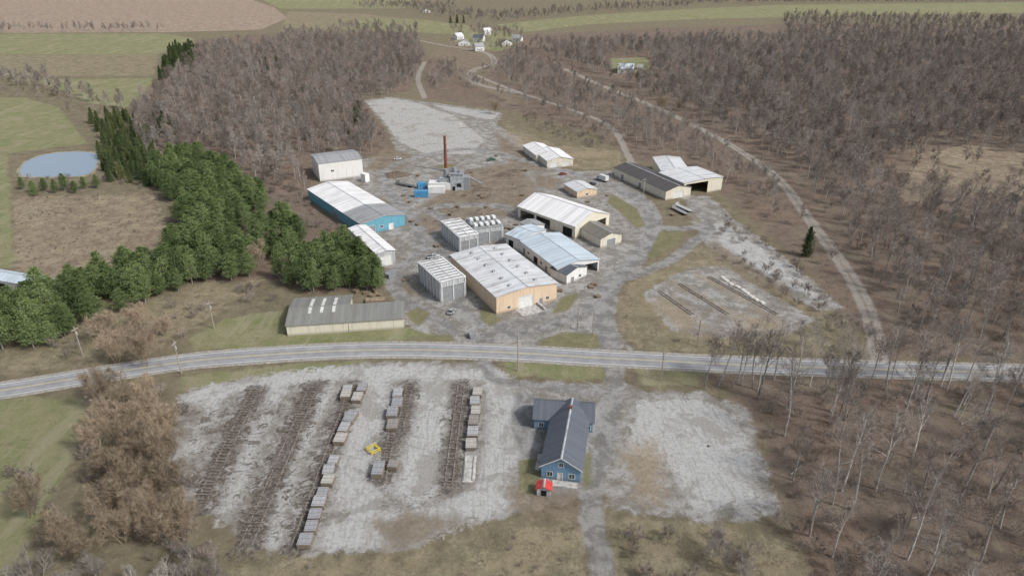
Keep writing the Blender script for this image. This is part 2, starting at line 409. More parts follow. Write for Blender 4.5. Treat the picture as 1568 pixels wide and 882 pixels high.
def ribbon(name, c, off0, off1, z, mat, dash=None, parent=None):
    v = []; f = []; uv = []
    n = len(c)
    for i, p in enumerate(c):
        t = (c[min(i+1, n-1)]-c[max(i-1, 0)]).normalized(); s = Vector((-t.y, t.x, 0))
        v += [tuple(p+s*off0+Vector((0,0,z))), tuple(p+s*off1+Vector((0,0,z)))]; uv += [0.0, 1.0]
    for i in range(n-1):
        f.append((2*i+1, 2*i+3, 2*i+2, 2*i))
    o = mesh_obj(name, v, f, mat, parent)
    u = o.data.uv_layers.new()
    for li, lp in enumerate(o.data.loops): u.data[li].uv = (uv[lp.vertex_index], 0)
    return o
road = ribbon('road', ROADC, 4.6, -4.6, 0.05, rm)
shm = plain('road_shoulder_gravel', (0.31,0.285,0.25), var=0.4, scale=0.9)
ribbon('shoulder', ROADC, 5.5, -5.5, 0.035, shm, parent=road)
wp = plain('paint_white', (0.72,0.72,0.70), var=0.25, scale=3); yp = plain('paint_yellow', (0.52,0.42,0.20), var=0.25, scale=3)
for o_ in (3.55, -3.55): ribbon('edge_line', ROADC, o_+0.10, o_-0.10, 0.058, wp, parent=road)
for o_ in (0.2, -0.2): ribbon('centre_line', ROADC, o_+0.09, o_-0.09, 0.058, yp, parent=road)

# ------------------------------------------------------------------ pond
wm, nt, b = newmat('pond_water', 0.08, 0.5)
b.inputs['Base Color'].default_value = (0.21,0.27,0.33,1)
bump(nt, b, noise(nt, coords(nt), 0.6, 4), 0.08, 0.1)
pc = catmull(S2([(30,262),(40,248),(70,237),(110,233),(145,235),(150,246),(142,262),(120,270),(60,271),(35,270),(30,262)]), 5)
mesh_obj('pond', [(p.x,p.y,0.06) for p in pc[:-1]], [tuple(reversed(range(len(pc)-1)))], wm)
sand = plain('pond_bank_soil', (0.28,0.25,0.17), var=0.4, scale=0.3)
cen = sum(pc, Vector())/len(pc)
mesh_obj('pond_bank', [tuple(cen+(p-cen)*(1.07+0.03*math.sin(i*1.7))+Vector((0,0,0.03))) for i, p in enumerate(pc[:-1])], [tuple(reversed(range(len(pc)-1)))], sand)

# ------------------------------------------------------------------ buildings
M_ = dict(
 dark=plain('dark_interior', (0.02,0.02,0.02), var=0.3), glass=plain('window_glass', (0.04,0.05,0.06), rough=0.15, spec=0.5),
 trim=plain('white_trim', (0.70,0.70,0.68), var=0.1), conc=plain('concrete', (0.40,0.39,0.37), var=0.35),
 doorw=plain('door_white', (0.66,0.66,0.64), var=0.12), doorg=plain('door_grey', (0.25,0.26,0.27), var=0.15),
 wood=plain('timber', (0.27,0.21,0.15), var=0.3), rust=plain('rusted_steel', (0.20,0.075,0.045), var=0.35, scale=0.7),
 steel=plain('galvanised_steel', (0.36,0.38,0.40), rough=0.45, var=0.3, scale=0.5, spec=0.5))
WALL = dict(cream=metal_wall('wall_cream', (0.68,0.64,0.53), 0.25), white=metal_wall('wall_white', (0.74,0.73,0.71), 0.2),
 teal=metal_wall('wall_teal', (0.14,0.36,0.46), 0.3), grey=metal_wall('wall_kiln_grey', (0.46,0.48,0.49), 0.5),
 peach=metal_wall('wall_peach', (0.68,0.53,0.38), 0.25), blue=metal_wall('wall_siding_blue', (0.16,0.28,0.40), 0.1))
RC = dict(white=(0.80,0.79,0.78), offwhite=(0.62,0.63,0.635), blue=(0.52,0.60,0.66), grey=(0.32,0.325,0.33), dark=(0.09,0.082,0.078), brown=(0.19,0.175,0.15), olive=(0.22,0.22,0.205), slate=(0.105,0.12,0.145), red=(0.55,0.06,0.05))
_rc = {}
def roofmat(c, axis, dirt=0.3, period=1.2):
    k = (c, axis, dirt, period)
    if k not in _rc: _rc[k] = metal_roof('roof_%s_%s' % (c, axis), RC[c], axis, period, dirt)
    return _rc[k]
def building(name, p0, p1, q, h, roof='d', rh=1.5, wall='cream', rc='white', ov=0.4, openings={}, dirt=0.3, windows=[], period=1.2, parent=None, W=None, D=None, rot=None):
    A = site(*p0, h); B = site(*p1, h); Q = site(*q, h)
    e = B-A; d = Q-A; e.z = d.z = 0
    if e.length > d.length:
        n = Vector((-e.y, e.x, 0)).normalized(); d = n*d.dot(n)
    else:
        n = Vector((d.y, -d.x, 0)).normalized(); e = n*e.dot(n)
    W = W or e.length; D = D or d.length
    emp = empty(name, (A.x, A.y, 0), math.atan2(e.y, e.x) if rot is None else rot)
    if parent: emp.parent = parent
    corners = {'n': ((0,0),(W,0)), 'r': ((W,0),(W,D)), 'f': ((W,D),(0,D)), 'l': ((0,D),(0,0))}
    mb = MB()
    for s, (a, c) in corners.items():
        a = Vector(a+(0,)); c = Vector(c+(0,)); L = (c-a).length; t = (c-a)/L; inn = Vector((-t.y, t.x, 0))
        ops = sorted([o for o in openings.get(s, [])])
        x = 0
        def quad(x0, x1, z0, z1, off=0, target=mb, mi=0):
            u0 = a+t*x0+inn*off; u1 = a+t*x1+inn*off
            target.face([(u0.x,u0.y,z0),(u1.x,u1.y,z0),(u1.x,u1.y,z1),(u0.x,u0.y,z1)], mi)
        for (f0, f1, zt, kind) in ops:
            x0, x1 = f0*L, f1*L
            if x0 > x+0.01: quad(x, x0, 0, h)
            if zt < h-0.01: quad(x0, x1, zt, h)
            x = x1
            if kind == 'open': continue
            dm = MB(); quad(x0, x1, 0, zt, 0.15, dm); dm.obj('door', M_[kind], emp)
            fm = MB()
            for (xa, xb, za, zb) in ((x0-.15,x0,0,zt+.15),(x1,x1+.15,0,zt+.15),(x0,x1,zt,zt+.15)):
                quad(xa, xb, za, zb, -0.03, fm)
            fm.obj('door_frame', M_['trim'] if kind != 'dark' else M_['doorg'], emp)
        if x < L-0.01: quad(x, L, 0, h)
    if roof == 'd':
        mb.face([(0,0,h),(W,0,h),(W/2,0,h+rh)]); mb.face([(W,D,h),(0,D,h),(W/2,D,h+rh)])
    elif roof == 'w':
        mb.face([(0,D,h),(0,0,h),(0,D/2,h+rh)]); mb.face([(W,0,h),(W,D,h),(W,D/2,h+rh)])
    elif roof == 'shed':   # high on far side
        mb.face([(0,D,h),(0,0,h),(0,D,h+rh)]); mb.face([(W,0,h),(W,D,h),(W,D,h+rh)]); mb.face([(W,D,h),(0,D,h),(0,D,h+rh),(W,D,h+rh)])
    mb.obj('walls', WALL[wall], emp)
    rb = MB(); T = 0.16; g = 0.03+T
    if roof == 'd':
        sl = rh/(W/2); z0 = h-ov*sl+g; zr = h+rh+g
        rb.prism([(-ov,-ov,z0),(W/2,-ov,zr),(W/2,D+ov,zr),(-ov,D+ov,z0)], T)
        rb.prism([(W/2,-ov,zr),(W+ov,-ov,z0),(W+ov,D+ov,z0),(W/2,D+ov,zr)], T)
        ax = 'y'
        cap = MB(); cap.prism([(W/2-.3,-ov-.02,zr-.3*sl+.05),(W/2,-ov-.02,zr+.05),(W/2,D+ov+.02,zr+.05),(W/2-.3,D+ov+.02,zr-.3*sl+.05)], .04)
        cap.prism([(W/2,-ov-.02,zr+.05),(W/2+.3,-ov-.02,zr-.3*sl+.05),(W/2+.3,D+ov+.02,zr-.3*sl+.05),(W/2,D+ov+.02,zr+.05)], .04)
        cap.obj('ridge_cap', M_['steel'], emp)
    elif roof == 'w':
        sl = rh/(D/2); z0 = h-ov*sl+g; zr = h+rh+g
        rb.prism([(-ov,-ov,z0),(W+ov,-ov,z0),(W+ov,D/2,zr),(-ov,D/2,zr)], T)
        rb.prism([(-ov,D/2,zr),(W+ov,D/2,zr),(W+ov,D+ov,z0),(-ov,D+ov,z0)], T)
        ax = 'x'
    elif roof == 'shed':
        sl = rh/D
        rb.prism([(-ov,-ov,h-ov*sl+g),(W+ov,-ov,h-ov*sl+g),(W+ov,D+ov,h+rh+ov*sl+g),(-ov,D+ov,h+rh+ov*sl+g)], T); ax = 'x'
    else:
        rb.prism([(-ov,-ov,h+g),(W+ov,-ov,h+g),(W+ov,D+ov,h+g),(-ov,D+ov,h+g)], T); ax = 'y'
    rb.obj('roof', roofmat(rc, ax, dirt, period), emp)
    for (s, f0, z0, ww, hh) in windows:
        a, c = corners[s]; a = Vector(a+(0,)); c = Vector(c+(0,)); L = (c-a).length; t = (c-a)/L; o = Vector((t.y, -t.x, 0))
        wb = MB()
        for (mg, off, mi) in ((0.16, 0.04, 0), (0.0, 0.06, 1)):
            u0 = a+t*(f0*L-ww/2-mg)+o*off; u1 = a+t*(f0*L+ww/2+mg)+o*off
            wb.face([(u0.x,u0.y,z0-mg),(u1.x,u1.y,z0-mg),(u1.x,u1.y,z0+hh+mg),(u0.x,u0.y,z0+hh+mg)], mi)
        u0 = a+t*(f0*L-0.04)+o*0.07; u1 = a+t*(f0*L+0.04)+o*0.07
        wb.face([(u0.x,u0.y,z0),(u1.x,u1.y,z0),(u1.x,u1.y,z0+hh),(u0.x,u0.y,z0+hh)], 0)
        wb.obj('window', [M_['trim'], M_['glass']], emp)
    return emp, W, D
FOOT = []
def B_(*a, **k):
    r = building(*a, **k); FOOT.append((r[0].location.copy(), r[0].rotation_euler.z, r[1], r[2])); return r

# 1 long cream storage building by the road
e, W, D = B_('storage_building', (438,499), (532,493), (444,458), 4, 'w', 1.4, 'cream', 'olive')
sk = MB()
for fx_ in (0.32, 0.52, 0.72):
    sl = 1.4/(D/2)
    y0, y1 = D*0.52, D*0.9
    sk.prism([(W*fx_,y0,4+1.4+.25-(y0-D/2)*sl),(W*fx_+1.1,y0,4+1.4+.25-(y0-D/2)*sl),(W*fx_+1.1,y1,4+1.4+.25-(y1-D/2)*sl),(W*fx_,y1,4+1.4+.25-(y1-D/2)*sl)], .05)
    y0, y1 = D*0.3, D*0.48
    sk.prism([(W*fx_,y0,4+.25+y0*sl),(W*fx_+1.1,y0,4+.25+y0*sl),(W*fx_+1.1,y1,4+.25+y1*sl),(W*fx_,y1,4+.25+y1*sl)], .05)
sk.obj('skylights', plain('skylight_panel', (0.55,0.55,0.52), var=.2), e)
B_('storage_annex', (533,493), (618,487.5), (531,471), 3.9, 'shed', 0.9, 'cream', 'olive')
# 2 tall white building
B_('white_warehouse', (487,251), (554,243), (467,238), 10.5, 'w', 1.2, 'white', 'grey', windows=[('n',.3,5,1.5,1)])
# 3 teal building, roof in two finishes
e, W, D = B_('teal_warehouse', (553,344), (622,330), (471,290), 5.8, 'd', 1.8, 'teal', 'white', openings={'n': [(.15,.3,4,'doorg'),(.62,.72,3,'doorw')], 'l': [(.5,.58,3.5,'doorg')]}, windows=[('n',.45,2,1.6,1.1)], period=1.6)
ob = MB(); sl = 1.8/(W/2)
for sgn in (0, 1):
    xa = -.45 if sgn == 0 else W/2; xb = W/2 if sgn == 0 else W+.45
    za = 5.8-.45*sl+.24 if sgn == 0 else 7.6+.24; zb = 7.6+.24 if sgn == 0 else 5.8-.45*sl+.24
    ob.prism([(xa,-.45,za),(xb,-.45,zb),(xb,D*.30,zb),(xa,D*.30,za)], .04)
ob.obj('old_roof_section', roofmat('grey', 'y', .5), e)
# 4
B_('lumber_shed', (577,389), (608,386), (534,350), 6.2, 'd', .7, 'grey', 'white', openings={'n': [(.2,.8,4.5,'doorw')]})
# 5/6 kilns
def kiln(name, p0, p1, q, h, n, rc='white', frames=False):
    e, W, D = B_(name, p0, p1, q, h, 'flat', 0, 'grey', rc, ov=0.15, dirt=.7, openings={'n': [(.08,.48,h*.75,'doorg'),(.52,.92,h*.75,'doorg')]})
    v = MB()
    for i in range(n):
        y = D*(i+.5)/n
        v.box(W*.06, W*.94, y-.22, y+.22, h+.19, h+.55, 0)
    for x in (W*.05, W*.5, W*.95): v.box(x-.12, x+.12, .1, D-.1, h+.19, h+.42, 1)
    for i in range(int(D/3)):
        v.box(-.22, -.03, i*3+.4, i*3+.65, 0, h, 1)
    for i in range(int(W/2.5)+1):
        x = min(W-.2, i*2.5+.1); v.box(x, x+.2, -.2, -.03, h*.78, h, 1)
    if frames:
        for i in range(5):
            x = W*(i+.5)/5; v.box(x-.7, x+.7, D*.14, D*.32, h+.56, h+1.5, 1); v.box(x-.7, x+.7, D*.62, D*.8, h+.56, h+1.5, 1)
    v.obj('roof_vents', [M_['doorg'], M_['trim']], e)
kiln('drying_kiln', (674,433), (717,427), (640,402), 8.3, 9)
kiln('drying_kiln', (703,364), (733,359), (675,339), 7.2, 6)
kiln('drying_kiln', (727,352), (770,345), (713,335), 7.2, 6, 'grey', True)
# 7 peach main building
e, W, D = B_('peach_factory_building', (760,455), (851,432), (690,391), 7, 'd', 1.3, 'peach', 'offwhite', dirt=.5, period=2.0,
   openings={'n': [(.36,.60,4.8,'doorw'),(.70,.76,2.3,'doorg')], 'l': [(.3,.34,2.3,'doorg')]}, windows=[('n',.84,1.2,1.2,1.2),('n',.2,1.2,1.2,1.0)])
v = MB()
for i in range(6):
    y = D*(.1+.16*i); sl = 1.3/(W/2)
    for x in (W*.3, W*.72):
        z = 7+min(x, W-x)*sl+.2
        v.box(x-.5, x+.5, y-.5, y+.5, z-.1, z+.7)
v.box(W*1.001, W*1.08, D*.0, D*.12, 5.5, 5.8)
v.obj('roof_vents', M_['steel'], e)
cd = MB(); cd.box(W*.3, W*.68, -6, -.05, 0, .12); cd.box(W*.66, W*.69, -6, -.1, .12, 1.0); cd.obj('loading_apron', M_['conc'], e)
# 8 blue roof group
e, W, D = B_('blue_roof_mill', (853,411), (914,395), (796,368), 5.2, 'd', 1.6, 'white', 'blue', dirt=.2, openings={'n': [(.55,.97,4.2,'open')], 'l': [(.1,.16,3,'doorg'),(.4,.5,3,'dark'),(.7,.76,2.5,'doorg')]}, windows=[('l',.25,1.8,1.5,1),('l',.6,1.8,1.5,1)])
B_('mill_rear_wing', (797,367), (836,352), (779,357), 5.6, 'd', 1.2, 'white', 'blue', dirt=.5, openings={'l': [(.2,.5,3.5,'dark')]})
B_('mill_rear_wing', (812,349), (832,343), (797,341), 4.6, 'd', .8, 'white', 'grey', dirt=.5)
B_('grey_roof_annex', (868,421), (899,408), (847,409), 4.2, 'd', 1.5, 'white', 'slate', openings={'n': [(.2,.35,2.2,'doorg')]}, windows=[('n',.65,1,1.4,1)])
# 9
e, W, D = B_('open_lumber_shed', (881,347), (941,330), (793,316), 6, 'd', 4.2, 'cream', 'white', dirt=.08, openings={'l': [(.05,.3,4.6,'open'),(.34,.58,4.6,'open'),(.8,.95,4.2,'dark')], 'n': [(.25,.9,4.8,'open')]}, period=2)
B_('brown_roof_shed', (920,366), (949,357), (880,344), 4.3, 'd', 1.8, 'cream', 'brown', openings={'n': [(.3,.7,3.2,'doorg')]})
# 10
B_('small_office_building', (884,294), (911,288), (864,282), 3.6, 'd', 1.2, 'peach', 'offwhite', windows=[('n',.5,1,1.5,1)], openings={'l': [(.4,.5,2.2,'doorw')]})
# 11
B_('dark_roof_warehouse', (1020,293), (1046,281), (941,257), 5, 'd', 2.0, 'cream', 'dark', dirt=.15, openings={'n': [(.3,.7,3.6,'doorw')], 'l': [(.15,.2,3,'doorg'),(.5,.55,3,'doorg')]})
# 12 L-shaped open shed
e, W, D = B_('l_shaped_shed', (1048,281), (1107,271), (1012,264), 7.5, 'd', .8, 'cream', 'offwhite', dirt=.35, openings={'n': [(.05,.62,6.6,'open')]})
e2, W2, D2 = B_('l_shaped_shed_wing', (1013,262), (1050,254), (1000,241), 7.0, 'd', .8, 'cream', 'offwhite', dirt=.35)
# 13
B_('cream_garage', (838,247), (874,241), (818,231), 4.3, 'd', 2.0, 'cream', 'white', openings={'n': [(.1,.4,3.2,'doorw'),(.55,.85,3.2,'doorw')]})
B_('cream_garage_wing', (821,238), (846,230), (801,223), 4.3, 'd', 1.8, 'cream', 'white', openings={'l': [(.1,.3,3,'doorw'),(.45,.65,3,'doorw')]})
# barn at left edge
B_('white_barn', (57,439), (66,424), (-45,421), 5, 'd', 1.5, 'white', 'blue', openings={'l': [(.2,.5,3.5,'dark')]})
# office house
e, W, D = B_('blue_house', (829,712), (890,717), (849,622), 4.0, 'd', 3.2, 'blue', 'slate', dirt=.1, period=.6, ov=.5,
  openings={'n': [(.42,.54,2.2,'doorw')]}, windows=[('n',.22,1,1.3,1.3),('n',.78,1,1.3,1.3),('n',.5,4.2,1.0,1.2),('l',.15,1,1.3,1.2),('l',.35,1,1.3,1.2),('l',.55,1,1.3,1.2),('r',.2,1,1.3,1.2),('r',.5,1,1.3,1.2)])
e2, W2, D2 = B_('blue_house_cross_wing', (818,640), (908,646), (823,611), 3.6, 'w', 2.6, 'blue', 'slate', dirt=.1, period=.6, ov=.5, windows=[('n',.12,1,1.2,1.2),('l',.5,1,1.4,1.2),('n',.93,1,1,1.2)])
ch = MB(); ch.box(W*.46,W*.54,D*.8,D*.83,6.6,8.2); ch.obj('chimney', M_['rust'], e)
pb = MB(); pb.box(W*.3,W*.95,-2.6,-.55,0,.3); pb.box(-2.0,-.05,D*.1,D*.35,0,.25); pb.obj('porch_slab', M_['conc'], e)
fd = MB()
for s in (-1, 1):
    xe = -.55 if s < 0 else W+.55
    fd.prism([(xe,-.56,3.98),(W/2,-.56,7.42),(W/2,-.52,7.42),(xe,-.52,3.98)], .28)
fd.obj('gable_trim', M_['trim'], e)
# red shed
B_('red_roof_shed', (822,748), (843,750), (825,738), 2.2, 'd', .9, 'grey', 'red', dirt=.1, ov=.35, openings={'n': [(.3,.7,1.8,'dark')]})
# boiler house group
boi = empty('boiler_house', site(690,292)); 
v = MB(); v.box(0,7,0,8,0,9,0); v.box(7.01,10.5,1,7,0,7,1); v.box(-12,-.01,0,6,0,4.2,3); v.box(-6,-.5,1,5,4.21,6.5,0)
v.tube((-2.5,4,6.4),(-2.5,4,11),1.4,1.4,12,1,True); v.tube((2,4,9),(2,4,12),1.1,1.1,12,1,True); v.tube((5,3,9),(5,3,10.5),.8,.8,10,1,True)
v.tube((2,4,11.5),(-2.5,4,10.5),.5,.5,8,1); v.prism([(-.4,-.4,9.4),(7.4,-.4,9.2),(7.4,8.4,9.2),(-.4,8.4,9.4)],.2,1)
v.box(1,2.6,-.06,-.01,0,2.3,2); v.box(3.5,6,-.06,-.01,2,4,2)
for i in range(8):   # catwalk posts and conveyor
    v.box(-12+i*1.5,-11.9+i*1.5,5.9,6.0,4.2,5.3,1)
v.tube((-12,7,5.3),(0,7,5.3),.05,.05,4,1); v.tube((10,4,6.5),(17,9,1.0),.5,.5,6,1)
v.obj('body', [M_['steel'], M_['doorg'], M_['dark'], WALL['white']], boi)
sh_ = MB(); cp = site(683,262); 
sh_.tube((0,0,0),(0,0,20.5),1.0,.75,14,0); sh_.tube((0,0,20.5),(0,0,21),.9,.9,14,0,True)
for z in (4,8,12,16): sh_.tube((0,0,z),(0,0,z+.25),1.05-.0125*z+.03,1.05-.0125*z+.03,14,0)
st = empty('smokestack', cp); sh_.obj('stack', M_['rust'], st)
BLUE = plain('blue_paint', (0.08,0.26,0.45), var=.3)
def container(u, v_, mat, rz, L=9, name='storage_container', H_=4.6):
    e = empty(name, site(u, v_), rz); m = MB(); m.box(0,L,0,3,.15,H_)
    for i in range(int(L/.8)): m.box(i*.8+.1,i*.8+.4,-.06,-.005,.4,H_-.2); 
    m.box(-.05,L+.05,-.08,3.05,H_+.01,H_+.15); m.box(.3,.6,.3,2.7,0,.145); m.box(L-.6,L-.3,.3,2.7,0,.145)
    m.obj('shell', mat, e)
container(635,303,BLUE,.05,7,H_=3.4); container(656,298,WALL['white'],.05,9,'storage_container',4)
container(640,290,BLUE,.3,5,H_=3)
container(553,278,M_['trim'],-.7,4); container(720,520,M_['doorg'],.3,2,'dumpster',1.5); container(690,395,M_['doorg'],-.8,4,'dumpster',1.8)
container(596,428,M_['doorg'],.9,4,'dumpster',1.8); container(940,372,M_['wood'],.4,4,'dumpster',1.6); container(560,466,M_['wood'],.1,7,'lumber_bin',1.2)
# distant farm houses
far = [(702,66,24,.1),(724,58,20,-.3),(742,48,12,.5),(768,66,20,.2),(784,58,14,-.4),(728,72,12,.4),(648,17,18,.2),(700,56,12,.7)]
for i, (u, v_, w, ro) in enumerate(far):
    B_('farm_barn' if i % 2 else 'farm_house', (u,v_), (u+w*.4,v_+1), (u-4,v_-6), 4.2+(i%3)*.8, 'w' if i % 3 else 'd', 3.8, 'white', ['grey','slate','offwhite','slate','grey'][i % 5], D=9+i%4, W=8+w*.35, rot=ro, windows=[('n',.25,1.5,1.8,1.4),('n',.7,1.5,1.8,1.4)], openings={'n': [(.42,.56,2.8,'doorg')]})
B_('white_house', (946,106), (970,107), (948,99), 4.5, 'w', 3.4, 'white', 'blue', windows=[('n',.3,1.5,2,1.2),('n',.7,1.5,2,1.2)])
B_('garden_shed', (976,103), (984,103), (977,100), 3, 'w', 1.6, 'white', 'grey')

# ------------------------------------------------------------------ lumber yard
tie = plain('weathered_tie', (0.195,0.17,0.148), var=.6, scale=1.5)
for k_, (p0, p1, w) in enumerate(ROWS+ROWS2):
    A = site(*p0); Bp = site(*p1); d = Bp-A; L = d.length; rz = math.atan2(d.y, d.x)
    e = empty('lumber_bunk_row', A, rz); m = MB(); low = k_ >= len(ROWS)
    for y in (-w*.32, w*.32): m.box(0, L, y-.15, y+.15, 0, .22)
    x = 0; gap = False
    while x < L:
        j = random.uniform(-.15,.15); hh = random.uniform(.38,.48)
        if random.random() < .04: gap = not gap
        if not (gap and random.random() < .6) and not (low and random.random() < .4):
            a0 = -w/2+random.uniform(-.2,.3); m.box(x+j, x+j+.22, a0, -.12+random.uniform(-.1,.05), .22, hh)
            if random.random() > .1: m.box(x+j+.1, x+j+.32, .12, w/2+random.uniform(-.3,.2), .22, hh-.02)
        x += 1.25
    m.obj('ties', tie, e)
smats = []
for i, c in enumerate([(0.46,0.47,0.48),(0.37,0.38,0.40),(0.52,0.50,0.46),(0.33,0.31,0.29)]):
    mm, nt, b = newmat('stacked_board_%d' % i, .85, .2)
    cx = coords(nt); f = noise(nt, mapping(nt, cx, (.25,7,3)), 1.0, 5, .7)
    nt.links.new(ramp(nt, f, [(.36, tuple(x*.55 for x in c)), (.6, c)]), b.inputs['Base Color']); smats.append(mm)
side = plain('board_ends', (0.22,0.18,0.14), var=.5, scale=4)
def stack_mesh(mat, L, Wd, n):
    m = MB(); z = .2
    for k in (-1, 0, 1): m.box(k*L*.38-.1, k*L*.38+.1, -Wd/2, Wd/2, 0, .198, 1)
    for i in range(n):
        j = .05*math.sin(i*2.1); nb = 7
        for q in range(nb):
            y0 = -Wd/2+Wd*q/nb; m.box(-L/2+j, L/2+j, y0+.02, y0+Wd/nb-.02, z, z+.16, 0 if i == n-1 else 1)
        z += .162
        for k in (-1, 0, 1): m.box(k*L*.38-.05, k*L*.38+.05, -Wd/2, Wd/2, z, z+.048, 1)
        z += .05
    return m.mesh('lumber_stack_mesh', [mat, side])
SM = [stack_mesh(smats[i % 4], 4.6, 2.8, 6+i % 3) for i in range(6)]
def stacks_line(p0, p1, n, skip=()):
    A = site(*p0); Bp = site(*p1); d = Bp-A; rz = math.atan2(d.y, d.x)
    for i in range(n):
        if i in skip: continue
        o = bpy.data.objects.new('lumber_stack', random.choice(SM)); COL.objects.link(o)
        p = A+d*((i+.5)/n); o.location = (p.x+random.uniform(-.4,.4), p.y+random.uniform(-.2,.2), .02)
        o.rotation_euler = (0,0,rz+random.uniform(-.06,.06)); s = d.length/n/4.6*.9; o.scale = (min(s,1.15)*random.uniform(.9,1),random.uniform(.9,1.1),random.uniform(.6,1.05))
stacks_line((556,590),(519,684),6,(2,)); stacks_line((514,700),(468,842),8)
stacks_line((535,592),(527,616),2)
stacks_line((611,597),(598,662),4); stacks_line((584,712),(577,736),1); stacks_line((604,708),(598,722),1)
stacks_line((731,596),(722,692),6)
stacks_line((545,630),(530,655),1)
e = empty('concrete_pad', site(719,718), 0); m = MB(); m.box(-1.6,1.6,-5,5,.02,.22); m.box(-1.3,-.9,-4.5,4.5,.22,.5); m.box(.9,1.3,-4.5,4.5,.22,.5); m.obj('slab', M_['conc'], e)
# yellow steel frame
ylw = plain('yellow_paint', (0.66,0.52,0.04), var=.15)
e = empty('yellow_steel_frame', site(572,690), math.radians(42)); m = MB()
for z in (.35, .95):
    for s in (-1.25, 1.25): m.box(-1.3,1.3,s-.08,s+.08,z,z+.15); m.box(s-.08,s+.08,-1.16,1.16,z+.005,z+.145)
for x in (-1.25,1.25):
    for y in (-1.25,1.25): m.box(x-.1,x+.1,y-.1,y+.1,0,1.15)
m.obj('rails', ylw, e)
# concrete slabs along the eastern lot
cw = plain('pale_concrete', (0.55,0.53,0.49), var=.2)
A = site(1104,424); Bp = site(1174,468); d = Bp-A; rz = math.atan2(d.y,d.x)
for i in range(9):
    e = empty('concrete_block', A+d*(i/9)+Vector((random.uniform(-.5,.5),random.uniform(-.5,.5),0)), rz+random.uniform(-.15,.15)); m = MB()
    m.box(0,d.length/9*.68,-.75,.75,.0,.4); m.box(.3,.6,-.3,.3,.4,.55); m.box(d.length/9*.5,d.length/9*.5+.3,-.3,.3,.4,.55); m.obj('block', cw, e)
# pallets, drums and small heaps in the yard
def heap(name, u, v_, r, h, mat, seed=0):
    rg = random.Random(seed); c = site(u, v_); vs = [(0,0,h)]; fs = []; R = 7; n = 26
    for i in range(1, R+1):
        for k in range(n):
            t = 2*math.pi*k/n; rr = r*i/R*(1+.18*math.sin(3*t+seed)+.1*rg.uniform(-1,1)); z = h*(1-i/R)**1.1*(1+.35*rg.uniform(-1,1))
            vs.append((rr*math.cos(t), rr*math.sin(t)*.8, max(z,-.05) if i < R else -.1))
    for k in range(n): fs.append((0,1+k,1+(k+1)%n))
    for i in range(R-1):
        for k in range(n):
            a=1+i*n+k; b2=1+i*n+(k+1)%n; fs.append((a,a+n,b2+n,b2))
    o = mesh_obj(name, vs, fs, mat); o.location = c; return o
bark = plain('bark_mulch', (0.15,0.118,0.092), var=.45, scale=1.5); stone = plain('crushed_stone', (0.38,0.37,0.35), var=.35, scale=2)
heap('bark_pile', 608,268,8,2.2,bark,1); heap('bark_pile',738,290,6,.8,bark,2); heap('bark_pile',773,268,7,.7,bark,3); heap('gravel_pile',842,690,.8,.3,stone,4)
heap('gravel_pile',700,190,5,1.2,stone,5); heap('bark_pile',790,262,5,.8,bark,6); heap('bark_pile',1085,683,.6,.4,bark,9)
def pallet_mesh():
    m = MB()
    for z in range(5):
        for i in range(5): m.box(-.6+i*.26,-.44+i*.26,-.6,.6,z*.16+.1,z*.16+.13)
        for y in (-.55,0,.5): m.box(-.6,.6,y,y+.08,z*.16,z*.16+.099)
    return m.mesh('pallets', M_['wood'])
PM = pallet_mesh()
for (u, v_) in [(650,410),(655,415),(560,450),(570,455),(545,448),(690,330),(700,318),(745,318),(790,345),(905,440),(910,436),(630,340),(640,345),(842,300),(805,262),(760,240),(900,310),(915,455),(640,270),(1030,330),(622,430),(695,370),(668,378),(858,446),(776,350),(783,352),(618,300),(628,310),(660,320),(735,300),(742,304),(712,300),(800,300),(930,300),(700,275),(722,265),(575,447),(580,452)]:
    o = bpy.data.objects.new('pallet_stack', PM); COL.objects.link(o); o.location = site(u, v_); o.rotation_euler = (0,0,random.uniform(0,3)); o.scale = (random.uniform(1.2,2.2),1.6,random.uniform(.8,1.6))

